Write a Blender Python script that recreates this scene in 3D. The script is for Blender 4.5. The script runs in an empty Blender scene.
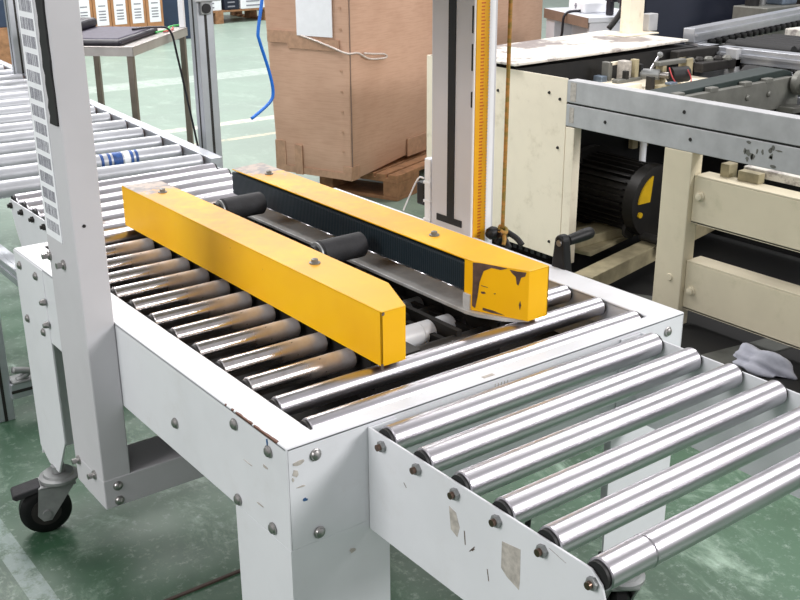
import bpy, bmesh, math, random
from mathutils import Vector, Matrix
random.seed(7)
S = bpy.context.scene
COL = S.collection
PI = math.pi
def V(*a): return Vector(a)

# ---------------------------------------------------------------- materials
def lin(c):
    c = c / 255.0
    return c / 12.92 if c <= 0.04045 else ((c + 0.055) / 1.055) ** 2.4
def rgb(r, g, b): return (lin(r), lin(g), lin(b), 1.0)

class NT:
    """small helper round a node tree"""
    def __init__(s, name):
        s.m = bpy.data.materials.new(name); s.m.use_nodes = True
        s.t = s.m.node_tree; s.n = s.t.nodes
        s.b = s.n['Principled BSDF']
        s.tc = s.n.new('ShaderNodeTexCoord')
    def link(s, a, b): s.t.links.new(a, b)
    def put(s, sock, v):
        if hasattr(v, 'is_output'): s.link(v, sock)
        else: sock.default_value = v
    def noise(s, scale, detail=4, rough=.6, vec=None, out='Fac', dist=0):
        n = s.n.new('ShaderNodeTexNoise'); n.inputs['Scale'].default_value = scale
        n.inputs['Detail'].default_value = detail; n.inputs['Roughness'].default_value = rough
        n.inputs['Distortion'].default_value = dist
        s.link(vec if vec is not None else s.tc.outputs['Object'], n.inputs['Vector'])
        return n.outputs[out]
    def ramp(s, fac, stops):
        r = s.n.new('ShaderNodeValToRGB'); e = r.color_ramp.elements
        while len(e) < len(stops): e.new(.5)
        for i, (p, c) in enumerate(stops):
            e[i].position = p; e[i].color = c if len(c) == 4 else (*c, 1)
        s.link(fac, r.inputs['Fac']); return r.outputs['Color']
    def step(s, fac, a, b):
        n = s.n.new('ShaderNodeMapRange'); n.interpolation_type = 'SMOOTHSTEP'
        s.put(n.inputs['Value'], fac); n.inputs['From Min'].default_value = a; n.inputs['From Max'].default_value = b
        return n.outputs['Result']
    def math(s, op, a, b=0.0):
        n = s.n.new('ShaderNodeMath'); n.operation = op
        s.put(n.inputs[0], a); s.put(n.inputs[1], b); return n.outputs[0]
    def mix(s, f, a, b):
        n = s.n.new('ShaderNodeMix'); n.data_type = 'RGBA'
        s.put(n.inputs['Factor'], f); s.put(n.inputs['A'], a); s.put(n.inputs['B'], b)
        return n.outputs['Result']
    def xyz(s):
        n = s.n.new('ShaderNodeSeparateXYZ'); s.link(s.tc.outputs['Object'], n.inputs[0]); return n.outputs
    def mapv(s, scale):
        n = s.n.new('ShaderNodeMapping'); n.inputs['Scale'].default_value = scale
        s.link(s.tc.outputs['Object'], n.inputs['Vector']); return n.outputs['Vector']
    def bump(s, h, strength=.2, dist=.002):
        n = s.n.new('ShaderNodeBump'); n.inputs['Strength'].default_value = strength
        n.inputs['Distance'].default_value = dist; s.link(h, n.inputs['Height'])
        s.link(n.outputs['Normal'], s.b.inputs['Normal'])
    def set(s, col=None, rough=None, metal=None, spec=None):
        if col is not None: s.put(s.b.inputs['Base Color'], col)
        if rough is not None: s.put(s.b.inputs['Roughness'], rough)
        if metal is not None: s.put(s.b.inputs['Metallic'], metal)
        if spec is not None: s.put(s.b.inputs['Specular IOR Level'], spec)
        return s.m

def plain(name, c, rough=.5, metal=0.0, var=.06, scale=25, bump=0.0, spec=.5):
    t = NT(name); n = t.noise(scale)
    a = tuple(max(0, x * (1 - var * 1.6)) for x in c[:3]) + (1,); b = tuple(min(1, x * (1 + var)) for x in c[:3]) + (1,)
    t.set(t.ramp(n, [(.3, a), (.7, b)]), rough, metal, spec)
    if bump: t.bump(t.noise(scale * 6), bump)
    return t.m

def painted(name, c, chip, amount=.74, scale=22, rough=.42, dirt=None, dirt_amt=.45, ds=11, d0=.52, d1=.78):
    """powder coat with small chips and grime"""
    t = NT(name)
    n = t.noise(6, 3); col = t.mix(t.step(n, .35, .75), c, tuple(x * .93 for x in c[:3]) + (1,))
    if dirt:
        d = t.step(t.noise(ds, 6, .7), d0, d1)
        col = t.mix(t.math('MULTIPLY', d, dirt_amt), col, dirt)
    k = t.step(t.noise(scale, 5, .65), amount, amount + .02)
    col = t.mix(k, col, chip)
    t.bump(t.noise(140, 2), .05, .001)
    return t.set(col, rough, 0)

M = {}
M['white'] = painted('white_paint', rgb(224, 226, 230), rgb(96, 84, 76), .775, 30, .4, rgb(196, 192, 188), .25)
M['column'] = painted('grey_white_paint', rgb(200, 199, 203), rgb(90, 78, 70), .79, 30, .45)
M['cream'] = painted('cream_paint', rgb(246, 236, 214), rgb(104, 92, 72), .74, 12, .5, rgb(176, 162, 128), .5)
M['cream_green'] = painted('greenish_cream_paint', rgb(222, 212, 186), rgb(120, 112, 92), .74, 14, .45, rgb(172, 168, 132), .35)
M['cream_lid'] = painted('worn_cream_lid', rgb(228, 224, 214), rgb(112, 98, 84), .72, 10, .45, rgb(120, 108, 108), .85, 4.5, .50, .60)

def mk_yellow():
    t = NT('yellow_paint'); o = t.xyz()
    col = t.mix(t.step(t.noise(5, 3), .3, .75), rgb(252, 194, 8), rgb(244, 180, 6))
    # dusty film on the top face, thickest at the far end
    nz = t.n.new('ShaderNodeNewGeometry'); sx = t.n.new('ShaderNodeSeparateXYZ'); t.link(nz.outputs['Normal'], sx.inputs[0])
    up = t.step(sx.outputs[2], .6, .9)
    far = t.math('ADD', .30, t.math('MULTIPLY', .70, t.step(o[1], .05, .8)))
    dust = t.math('MULTIPLY', t.math('MULTIPLY', up, far), t.step(t.noise(9, 6, .7), .2, .65))
    col = t.mix(t.math('MULTIPLY', dust, .85), col, rgb(204, 138, 62))
    end = t.math('MULTIPLY', up, t.step(t.math('ADD', o[1], t.math('MULTIPLY', t.noise(14, 5, .8), .22)), 1.0, 1.03))
    col = t.mix(end, col, t.mix(t.step(t.noise(40, 4), .4, .6), rgb(132, 126, 124), rgb(176, 160, 146)))
    # chips and scratches
    k = t.step(t.noise(34, 6, .7), .73, .745)
    col = t.mix(k, col, rgb(84, 62, 36))
    sc = t.step(t.noise(18, 5, .7, t.mapv((1, 1, 6))), .72, .74)
    col = t.mix(t.math('MULTIPLY', sc, .8), col, rgb(70, 54, 40))
    t.set(col, .45, 0, .35)
    return t.m
M['yellow'] = mk_yellow()

def mk_chrome(name, c, r, rust=0):
    t = NT(name)
    n = t.noise(5, 3, .5)
    t.set(t.mix(t.step(n, .35, .8), c, tuple(x * .86 for x in c[:3]) + (1,)), t.math('ADD', t.math('MULTIPLY', t.noise(7, 2), .06), r - .03), 1.0)
    return t
M['chrome'] = mk_chrome('polished_steel', rgb(194, 192, 197), .29).m
M['steel'] = mk_chrome('dull_steel', rgb(168, 164, 160), .34).m
M['zinc'] = plain('zinc_plate', rgb(150, 152, 152), .45, .5, .12, 30)
M['bolt'] = mk_chrome('bolt_steel', rgb(168, 166, 164), .36).m
M['brassy'] = mk_chrome('nut_bronze', rgb(124, 104, 92), .32).m

def mk_halfroll():
    t = NT('dirty_roller_steel'); o = t.xyz()
    base = t.mix(t.step(t.noise(14, 4), .3, .8), rgb(222, 220, 222), rgb(176, 168, 164))
    g = t.math('ADD', o[0], t.math('MULTIPLY', t.noise(26, 4, .7), .07))
    stain = t.step(g, .10, .20)
    col = t.mix(t.math('MULTIPLY', t.math('MULTIPLY', stain, .55), t.step(t.noise(30, 5, .7), .3, .6)), base, rgb(204, 186, 172))
    spots = t.step(t.noise(70, 4, .7), .66, .70)
    spots = t.math('MULTIPLY', spots, t.step(o[0], .05, .12))
    col = t.mix(spots, col, rgb(40, 34, 30))
    t.set(col, t.math('ADD', .2, t.math('MULTIPLY', stain, .32)), t.math('SUBTRACT', 1.0, t.math('MULTIPLY', stain, .55)))
    return t.m
M['halfroll'] = mk_halfroll()
M['greyroll'] = plain('grey_roller_coat', rgb(184, 186, 191), .36, .3, .08, 9)
M['dark'] = plain('dark_steel', rgb(44, 42, 40), .55, .3, .2, 18)
M['black'] = plain('black_steel', rgb(17, 17, 19), .6, 0, .2, 20)
M['blackplastic'] = plain('black_plastic', rgb(7, 7, 9), .5, 0, .12, 30, 0, .3)
M['rubber'] = plain('dark_rubber', rgb(40, 40, 43), .72, 0, .22, 45, .35)
M['navy'] = plain('navy_paint', rgb(26, 32, 50), .5, 0, .12, 4)
M['alu'] = plain('aluminium_profile', rgb(190, 193, 199), .36, .7, .06, 14)
M['alugrey'] = plain('grey_aluminium', rgb(190, 191, 193), .46, .2, .1, 12)
M['greymetal'] = plain('grey_side_plate', rgb(122, 122, 116), .45, .3, .14, 16)
M['flat'] = plain('grey_flat_bar', rgb(206, 206, 204), .42, .15, .12, 30)
M['wood'] = plain('pallet_wood', rgb(158, 116, 82), .75, 0, .22, 20, .2)
M['paper'] = plain('white_paper', rgb(238, 240, 244), .6, 0, .03, 20)
M['ink'] = plain('printed_ink', rgb(142, 142, 152), .6, 0, .25, 160)
M['rulerink'] = plain('ruler_red_ink', rgb(190, 92, 14), .5, 0, .1, 40)
M['ruleryellow'] = plain('ruler_yellow', rgb(226, 164, 14), .45, 0, .05, 30)
M['greenbelt'] = plain('green_black_belt', rgb(38, 50, 48), .5, 0, .15, 30)
M['bag'] = plain('bag_fabric', rgb(66, 61, 78), .6, 0, .2, 60)
M['bagtrim'] = plain('bag_trim', rgb(26, 24, 36), .42, 0, .15, 40)
M['tablesteel'] = plain('table_steel', rgb(196, 190, 186), .3, .75, .1, 8)
M['legsteel'] = plain('table_leg_steel', rgb(132, 122, 112), .35, .7, .15, 8)
M['whitepost'] = plain('white_post', rgb(232, 234, 238), .4, 0, .04, 8)
M['tape'] = plain('parcel_tape', rgb(178, 142, 116), .45, 0, .12, 40)
M['clear'] = plain('crumpled_clear_tape', rgb(214, 202, 194), .15, 0, .12, 120, .6)
M['blue'] = plain('blue_cable', rgb(22, 108, 206), .4, 0, .08, 30)
M['greencable'] = plain('green_cable', rgb(60, 168, 82), .5, 0, .08, 30)
M['redcable'] = plain('red_cable', rgb(188, 60, 64), .5, 0, .08, 30)
M['motoryellow'] = plain('yellow_name_plate', rgb(206, 166, 16), .5, 0, .08, 30)
M['motor'] = plain('motor_black', rgb(26, 24, 22), .5, .2, .2, 30)
M['olive'] = plain('dirty_cream_steel', rgb(166, 156, 126), .55, .1, .22, 14)
M['mat'] = plain('black_floor_mat', rgb(9, 9, 9), .7, 0, .25, 8)
M['rag'] = plain('pale_cloth', rgb(186, 188, 200), .75, 0, .1, 20)
M['desktop'] = plain('desk_top', rgb(206, 210, 218), .4, 0, .06, 8)
M['deskedge'] = plain('desk_edge', rgb(128, 106, 92), .5, 0, .1, 20)
M['deskpanel'] = plain('desk_panel', rgb(206, 208, 216), .5, 0, .05, 8)
M['residue'] = plain('sticker_residue', rgb(186, 180, 172), .6, 0, .2, 90)
M['scratch'] = plain('bare_scratch', rgb(118, 104, 94), .5, .3, .3, 120)
M['rustedge'] = plain('chipped_edge_metal', rgb(112, 76, 62), .6, .2, .25, 120)
M['stripmetal'] = plain('dull_strip', rgb(92, 94, 90), .5, .2, .2, 16)
M['joint'] = plain('floor_joint', rgb(82, 66, 60), .7, 0, .2, 30)
M['wornpaint'] = plain('worn_dark_primer', rgb(92, 70, 62), .6, .1, .3, 60)
M['bluepaint'] = plain('blue_mark', rgb(46, 92, 140), .5, 0, .15, 60)
M['tealblock'] = plain('grey_blue_metal', rgb(120, 134, 150), .4, .5, .2, 16)
M['bluetape'] = plain('blue_print_band', rgb(44, 84, 150), .5, 0, .3, 90)
M['bluebox'] = plain('dark_blue_box', rgb(42, 58, 82), .6, 0, .1, 10)

def mk_belt():
    t = NT('ribbed_drive_belt'); o = t.xyz()
    w = t.n.new('ShaderNodeTexWave'); w.inputs['Scale'].default_value = 60; w.bands_direction = 'Y'
    t.link(t.tc.outputs['Object'], w.inputs['Vector'])
    t.set(t.mix(w.outputs['Fac'], rgb(10, 24, 32), rgb(20, 38, 46)), .5, 0)
    t.bump(w.outputs['Fac'], .3, .002)
    return t.m
M['belt'] = mk_belt()

def mk_carton():
    t = NT('brown_cardboard')
    n = t.noise(3, 4, .6)
    col = t.mix(t.step(n, .3, .75), rgb(202, 166, 143), rgb(188, 152, 129))
    w = t.step(t.noise(30, 3, .5, t.mapv((.4, .4, 7))), .4, .7)
    col = t.mix(t.math('MULTIPLY', w, .18), col, rgb(150, 112, 88))
    t.bump(t.noise(9, 3), .25, .01)
    return t.set(col, .8, 0, .25)
M['carton'] = mk_carton()
M['boxbrown'] = plain('small_box_card', rgb(176, 128, 88), .8, 0, .1, 10)

def mk_rope():
    t = NT('twisted_rope'); o = t.xyz()
    w = t.step(t.noise(110, 2, .5, t.mapv((.3, .3, 1))), .38, .62)
    t.set(t.mix(w, rgb(128, 110, 48), rgb(172, 122, 58)), .8, 0); return t.m
M['rope'] = mk_rope()

def mk_floor():
    t = NT('green_painted_concrete'); o = t.xyz()
    big = t.noise(1.3, 5, .6)
    col = t.mix(t.step(big, .35, .65), rgb(36, 68, 46), rgb(66, 100, 76))
    scuff = t.step(t.noise(5.5, 9, .76, t.mapv((1, .55, 1)), dist=.5), .50, .76)
    col = t.mix(t.math('MULTIPLY', scuff, .75), col, rgb(170, 194, 176))
    fine = t.step(t.noise(46, 6, .75), .52, .72)
    col = t.mix(t.math('MULTIPLY', fine, .3), col, rgb(190, 204, 196))
    dark = t.step(t.noise(16, 5, .7), .60, .74)
    col = t.mix(t.math('MULTIPLY', dark, .4), col, rgb(48, 78, 62))
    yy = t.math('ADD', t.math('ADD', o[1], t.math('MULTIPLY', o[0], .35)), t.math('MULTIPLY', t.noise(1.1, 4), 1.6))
    col = t.mix(t.math('MULTIPLY', t.step(yy, 2.9, 4.8), .55), col, rgb(176, 194, 184))   # paler towards the back, painted in for grazing reflection and far light
    wear = t.step(t.noise(20, 5, .8), .34, .55)
    def band(axis, lo, hi, alo, ahi, c, amt):
        nonlocal col
        f = t.math('MULTIPLY', t.math('GREATER_THAN', o[axis], lo), t.math('LESS_THAN', o[axis], hi))
        a2 = 1 - axis
        f = t.math('MULTIPLY', f, t.math('MULTIPLY', t.math('GREATER_THAN', o[a2], alo), t.math('LESS_THAN', o[a2], ahi)))
        f = t.math('MULTIPLY', f, t.math('MULTIPLY', wear, amt))
        col = t.mix(f, col, c)
    band(0, -.142, -.096, -3, 3.2, rgb(140, 156, 154), .6)     # grey painted line beside the machine
    band(1, 4.60, 4.70, -2, 6, rgb(228, 220, 206), .75)          # pale aisle lines further back
    band(1, 4.20, 4.25, -2, 6, rgb(222, 208, 180), .75)
    band(1, 6.2, 6.5, -2, 9, rgb(206, 216, 210), .4)
    t.bump(t.noise(30, 4), .08, .002)
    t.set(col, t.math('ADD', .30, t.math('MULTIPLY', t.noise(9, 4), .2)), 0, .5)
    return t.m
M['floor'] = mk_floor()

# ---------------------------------------------------------------- mesh builder
WORLD = {}
class MB:
    def __init__(s): s.bm = bmesh.new(); s.mats = []
    def slot(s, m):
        if m is None: return 0
        if m not in s.mats: s.mats.append(m)
        return s.mats.index(m)
    def _merge(s, tb, m, smooth):
        i = s.slot(m)
        for f in tb.faces: f.material_index = i; f.smooth = smooth
        me = bpy.data.meshes.new('tmp'); tb.to_mesh(me); tb.free()
        s.bm.from_mesh(me); bpy.data.meshes.remove(me)
    def box(s, x0, x1, y0, y1, z0, z1, m=None, bev=.0, seg=2, xf=None):
        tb = bmesh.new()
        bmesh.ops.create_cube(tb, size=1)
        for v in tb.verts:
            v.co = Vector(((x0 + x1) / 2 + v.co.x * (x1 - x0), (y0 + y1) / 2 + v.co.y * (y1 - y0), (z0 + z1) / 2 + v.co.z * (z1 - z0)))
        if bev: bmesh.ops.bevel(tb, geom=list(tb.edges), offset=bev, segments=seg, affect='EDGES', profile=.5)
        if xf is not None: bmesh.ops.transform(tb, matrix=xf, verts=tb.verts)
        s._merge(tb, m, False); return s
    def prism(s, pts, axis, a, b, m=None, bev=0, xf=None):
        """polygon pts in the plane normal to axis, extruded from a to b"""
        tb = bmesh.new()
        def P(p, t):
            if axis == 0: return (t, p[0], p[1])
            if axis == 1: return (p[0], t, p[1])
            return (p[0], p[1], t)
        lo = [tb.verts.new(P(p, a)) for p in pts]; hi = [tb.verts.new(P(p, b)) for p in pts]
        n = len(pts); tb.faces.new(lo); tb.faces.new(hi[::-1])
        for i in range(n): tb.faces.new((lo[i], hi[i], hi[(i + 1) % n], lo[(i + 1) % n]))
        bmesh.ops.recalc_face_normals(tb, faces=tb.faces)
        if bev: bmesh.ops.bevel(tb, geom=list(tb.edges), offset=bev, segments=2, affect='EDGES', profile=.5)
        if xf is not None: bmesh.ops.transform(tb, matrix=xf, verts=tb.verts)
        s._merge(tb, m, False); return s
    def lathe(s, prof, p0, p1, m=None, seg=24, smooth=True):
        """prof: (t along p0->p1 in metres from p0, radius)"""
        p0 = Vector(p0); p1 = Vector(p1); d = (p1 - p0).normalized()
        u = d.orthogonal().normalized(); w = d.cross(u)
        tb = bmesh.new(); rings = []
        for t, r in prof:
            rings.append([tb.verts.new(p0 + d * t + (u * math.cos(2 * PI * k / seg) + w * math.sin(2 * PI * k / seg)) * r) for k in range(seg)])
        for a, b in zip(rings, rings[1:]):
            for k in range(seg): tb.faces.new((a[k], a[(k + 1) % seg], b[(k + 1) % seg], b[k]))
        tb.faces.new(rings[0][::-1]); tb.faces.new(rings[-1])
        bmesh.ops.recalc_face_normals(tb, faces=tb.faces)
        for e in tb.edges:
            if len(e.link_faces) == 2 and e.calc_face_angle(0) > .6: e.smooth = False
        s._merge(tb, m, smooth); return s
    def cyl(s, p0, p1, r, m=None, seg=24, bev=0):
        L = (Vector(p1) - Vector(p0)).length
        prof = [(0, r), (L, r)] if not bev else [(0, r - bev), (bev, r), (L - bev, r), (L, r - bev)]
        return s.lathe(prof, p0, p1, m, seg)
    def tube(s, pts, r, m=None, seg=8, sub=6):
        P = [Vector(p) for p in pts]; C = []
        for i in range(len(P) - 1):
            p0 = P[max(i - 1, 0)]; p1 = P[i]; p2 = P[i + 1]; p3 = P[min(i + 2, len(P) - 1)]
            for k in range(sub):
                t = k / sub
                C.append(.5 * ((2 * p1) + (p2 - p0) * t + (2 * p0 - 5 * p1 + 4 * p2 - p3) * t * t + (3 * p1 - p0 - 3 * p2 + p3) * t ** 3))
        C.append(P[-1]); tb = bmesh.new(); rings = []
        up = (C[1] - C[0]).orthogonal().normalized()
        for i, c in enumerate(C):
            d = (C[min(i + 1, len(C) - 1)] - C[max(i - 1, 0)]).normalized()
            up = (up - d * up.dot(d)).normalized(); w = d.cross(up)
            rings.append([tb.verts.new(c + (up * math.cos(2 * PI * k / seg) + w * math.sin(2 * PI * k / seg)) * r) for k in range(seg)])
        for a, b in zip(rings, rings[1:]):
            for k in range(seg): tb.faces.new((a[k], a[(k + 1) % seg], b[(k + 1) % seg], b[k]))
        tb.faces.new(rings[0][::-1]); tb.faces.new(rings[-1])
        bmesh.ops.recalc_face_normals(tb, faces=tb.faces)
        s._merge(tb, m, True); return s
    def build(s, name, mat=None, parent=None, origin=None, label=None):
        me = bpy.data.meshes.new(name)
        pw = WORLD.get(parent, Vector((0, 0, 0))) if parent else Vector((0, 0, 0))
        o3 = Vector(origin) if origin is not None else pw
        for v in s.bm.verts: v.co -= o3
        s.bm.to_mesh(me); s.bm.free()
        mats = list(s.mats)
        if not mats: mats = [mat]
        for m in mats: me.materials.append(M[m] if m else M[mat])
        ob = bpy.data.objects.new(name, me); COL.objects.link(ob)
        if parent: ob.parent = parent
        ob.location = o3 - pw; WORLD[ob] = o3
        if label: ob['label'] = label
        return ob

def split(o):
    """loose pieces of one mesh become objects of their own"""
    me = o.data; bm = bmesh.new(); bm.from_mesh(me); seen = set(); comps = []
    for v in bm.verts:
        if v in seen: continue
        st = [v]; c = []; seen.add(v)
        while st:
            a_ = st.pop(); c.append(a_.index)
            for e in a_.link_edges:
                w_ = e.other_vert(a_)
                if w_ not in seen: seen.add(w_); st.append(w_)
        comps.append(set(c))
    bm.free(); out = [o]
    if len(comps) < 2: return out
    for i, c in enumerate(comps):
        b2 = bmesh.new(); b2.from_mesh(me); b2.verts.ensure_lookup_table()
        bmesh.ops.delete(b2, geom=[v for v in b2.verts if v.index not in c], context='VERTS')
        m2 = bpy.data.meshes.new(me.name); b2.to_mesh(m2); b2.free()
        for mm in me.materials: m2.materials.append(mm)
        p = o if i == 0 else o.copy()
        p.data = m2; WORLD[p] = WORLD[o]
        if i: COL.objects.link(p); out.append(p)
    return out

def empty(name, loc, label, cat, group=None):
    o = bpy.data.objects.new(name, None); COL.objects.link(o); o.empty_display_size = .1
    o.location = loc; WORLD[o] = Vector(loc); tag(o, label, cat, group); return o
def tag(o, label, cat, group=None, kind=None):
    o['label'] = label; o['category'] = cat
    if group: o['group'] = group
    if kind: o['kind'] = kind
    return o
def copy_part(o, loc, parent=None):
    """copy of one part, sharing its mesh, placed at world loc"""
    c = o.copy(); COL.objects.link(c); p = parent or o.parent; c.parent = p
    c.location = Vector(loc) - (WORLD[p] if p else Vector((0, 0, 0))); WORLD[c] = Vector(loc); return c
def copy_tree(o, loc):
    c = o.copy(); COL.objects.link(c); c.location = loc; WORLD[c] = Vector(loc)
    for ch in list(o.children):
        d = ch.copy(); COL.objects.link(d); d.parent = c; WORLD[d] = Vector(loc) + Vector(ch.location)
    return c

# ---------------------------------------------------------------- setting
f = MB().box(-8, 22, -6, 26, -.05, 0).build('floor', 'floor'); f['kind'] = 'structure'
j = MB().box(-.3, .72, .583, .590, 0, .004).build('trim_1', 'joint'); j['kind'] = 'structure'

# ================================================================ CARTON SEALER
W, L, H = .760, 1.03, .60
sealer = empty('carton_sealer', (0, 0, 0), 'white carton sealing machine with yellow side guides, bright rollers and two upright columns', 'packing machine')

fr = MB()
rail_l, rail_r, rail_f = .052, .062, .026
fr.box(0, rail_l, 0, L, H - .006, H, bev=.002)
fr.box(W - rail_r, W, 0, L, H - .006, H, bev=.002)
fr.box(rail_l - .004, W - rail_r + .004, 0, rail_f, H - .0062, H - .0002, bev=.002)
fr.box(rail_l - .004, W - rail_r + .004, L - rail_f, L, H - .0062, H - .0002, bev=.002)
for x0 in (0, W - .004): fr.box(x0, x0 + .004, 0, L, .45, H - .001, bev=.0015)
for y0 in (0, L - .004): fr.box(.0005, W - .0005, y0, y0 + .004, .45, H - .001, bev=.0015)
fr.box(rail_l - .004, rail_l, .02, L - .02, .555, H - .003)
fr.box(W - rail_r, W - rail_r + .004, .02, L - .02, .555, H - .003)
frame = fr.build('frame', 'white', sealer)
# dark pan added as shade below the rollers, with the inner crossmember
bp_ = MB()
bp_.box(.006, .754, .006, 1.024, .47, .475)
bp_.box(.056, .69, .070, .074, .475, .545)
pan = bp_.build('shade_pan', 'dark', sealer)
hs = MB()
for x in (.30, .42): hs.cyl((x, .0695, .545), (x, .0655, .545), .006, seg=12)
split(hs.build('bolt', 'black', sealer))

def leg(x, y, sx, sy, name='leg'):
    """folded sheet leg, x,y is the outer corner, sx,sy point inward"""
    b = MB(); w = .157; d = .147; t = .004
    z0 = .145
    b.box(min(x, x + sx * t), max(x, x + sx * t), min(y, y + sy * d), max(y, y + sy * d), z0, .4505, bev=0)
    b.box(min(x + sx * t, x + sx * w), max(x + sx * t, x + sx * w), min(y, y + sy * t), max(y, y + sy * t), z0, .4505, bev=0)
    return b
leg(0, 0, 1, 1).build('leg', 'white', sealer)
leg(W, 0, -1, 1).build('leg', 'white', sealer)
b = leg(W, L, -1, -1); b.build('leg', 'white', sealer)
# rear left leg: plate with tapered foot
b = MB()
b.prism([(.868, .597), (1.0308, .597), (1.0308, .165), (.985, .142), (.93, .142), (.868, .235)], 0, -.0015, .003, bev=.001)
b.box(0, .157, L - .003, L + .0008, .145, .47, bev=.001)
b.build('leg', 'white', sealer)

def caster(cx, cy, ang, brake=True):
    """swivel caster, swivel axis at cx,cy; ang = direction the wheel trails"""
    d = Vector((math.cos(ang), math.sin(ang), 0)); n = Vector((-d.y, d.x, 0))
    xf = Matrix(((d.x, n.x, 0, cx), (d.y, n.y, 0, cy), (0, 0, 1, 0), (0, 0, 0, 1)))
    wx, r = .035, .0525
    b = MB()
    b.cyl((cx, cy, .132), (cx, cy, .146), .014, seg=16)
    b.lathe([(0, .036), (.004, .04), (.010, .04), (.013, .032), (.018, .03)], (cx, cy, .113), (cx, cy, .134), seg=24)
    b.box(-.03, .045, -.026, .026, .106, .114, bev=.003, xf=xf)
    for s in (-1, 1):
        b.prism([(-.028, .112), (.045, .112), (wx + .018, .05), (wx + .008, .036), (wx - .008, .036), (wx - .018, .05)], 1, s * .024 - .002, s * .024 + .002, xf=xf)
    c = xf @ Vector((wx, -.03, r)); c2 = xf @ Vector((wx, .03, r)); b.cyl(c, c2, .009, seg=12)
    fk = b.build('caster', 'zinc', sealer)
    w = MB()
    p0 = xf @ Vector((wx, -.017, r)); p1 = xf @ Vector((wx, .017, r))
    w.lathe([(0, .038), (.002, .046), (.008, .0525), (.026, .0525), (.032, .046), (.034, .038)], p0, p1, 'blackplastic', 36)
    w.lathe([(0, .03), (.038, .03)], p0 - (p1 - p0).normalized() * .002, p1, 'dark', 24)
    w.build('wheel', None, fk)
    if brake:
        k = MB(); k.prism([(.04, .116), (.095, .106), (.098, .098), (.09, .092), (.04, .104)], 1, -.022, .022, bev=.003, xf=xf)
        k.build('brake_pedal', 'rubber', fk)
    return fk
caster(.006, .958, math.radians(168))
caster(.672, .012, math.radians(55))
caster(.06, .06, math.radians(-60))
caster(.69, .97, math.radians(60))

# ---- columns
col = MB()
cy0, cy1, cz0, ct = .53, .66, .27, 1.45
def column(x0, x1, z0):
    b = MB(); b.box(x0, x1, cy0, cy1, z0, ct, bev=.0025); return b
b = column(-.050, -.0006, .27)
# the column is longer at its lower left edge and is bolted to the skirt by a bracket
colL = b.build('column', 'column', sealer, label='left column carrying a strip of barcodes')
# black brush strip down the slot of the left column, ragged edges
pts = []; zz = 1.44; up = []; dn = []
while zz > .915:
    up.append((.534 + random.uniform(-.0005, .0015), zz)); dn.append((.562 + random.uniform(-.004, .004), zz)); zz -= .012
b = MB(); b.prism(up + dn[::-1], 0, -.0535, -.0498)
b.build('brush_strip', 'black', colL)
# barcode sheet: fourteen labels with bars
b = MB(); b.box(-.0512, -.0498, .583, .6525, .73, 1.42, 'paper')
z = .742
while z < 1.40:
    y = .590; random.seed(int(z * 1000))
    while y < .644:
        wv = random.choice((.002, .003, .0045)); b.box(-.0515, -.0511, y, min(y + wv, .646), z, z + .0175, 'ink'); y += wv + random.choice((.0014, .002, .0028))
    z += .0262
random.seed(11)
b.build('barcode_sheet', None, colL, label='white sheet of barcode labels')
# right column with slot, ruler
b = column(.755, .812, .3)
colR = b.build('column', 'column', sealer, label='right column with black slot and yellow ruler')
b = MB(); b.box(.7535, .7555, .585, .607, .625, 1.44); b.box(.7532, .7555, .56, .64, .612, .626); split(b.build('slot', 'black', colR))
b = MB(); b.box(.7515, .803, .5262, .5298, .5, 1.44, 'paper')
b.box(.7545, .7865, .5245, .5262, .5, 1.44, 'ruleryellow')
z = .51
k = 0
while z < 1.43:
    b.box(.7655, .7735 if k % 5 else .7755, .5239, .5246, z, z + .0026, 'rulerink')
    b.box(.783, .7865, .5239, .5246, z, z + .0009, 'ink')
    z += .0064; k += 1
b.build('ruler', None, colR, label='yellow ruler with red graduations')
b = MB()
for zz, hh in ((1.0, .05), (.93, .05), (.86, .03)): b.box(.7535, .7555, .534, .5375, zz, zz + hh)
split(b.build('slot', 'dark', colR))
# rear side channel of right column with white strap
b = MB(); b.box(.755, .775, .664, .684, .5, .735, bev=.003)
for zz in (.6, .64, .68): b.box(.7535, .7765, .6625, .6855, zz, zz + .006, bev=.001)
b.build('cable_channel', 'whitepost', sealer)
b = MB(); b.tube([(.757, .687, .69), (.752, .70, .688), (.746, .72, .65), (.741, .738, .612)], .0018)
b.build('strap', 'whitepost', sealer)
b = MB(); b.box(.756, .776, .686, .712, .63, .68, bev=.004); b.build('clamp', 'black', sealer)
# upper sealing head hung between the columns
b = MB(); b.box(-.002, .754, .545, .645, 1.30, 1.42, bev=.003); b.box(.06, .69, .30, .90, 1.26, 1.40, bev=.004)
b.build('upper_head', 'column', sealer)
# bottom cross beam
b = MB(); b.box(-.0505, .8125, .529, .628, .27, .325, bev=.002)
cross = b.build('cross_beam', 'column', sealer)

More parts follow.
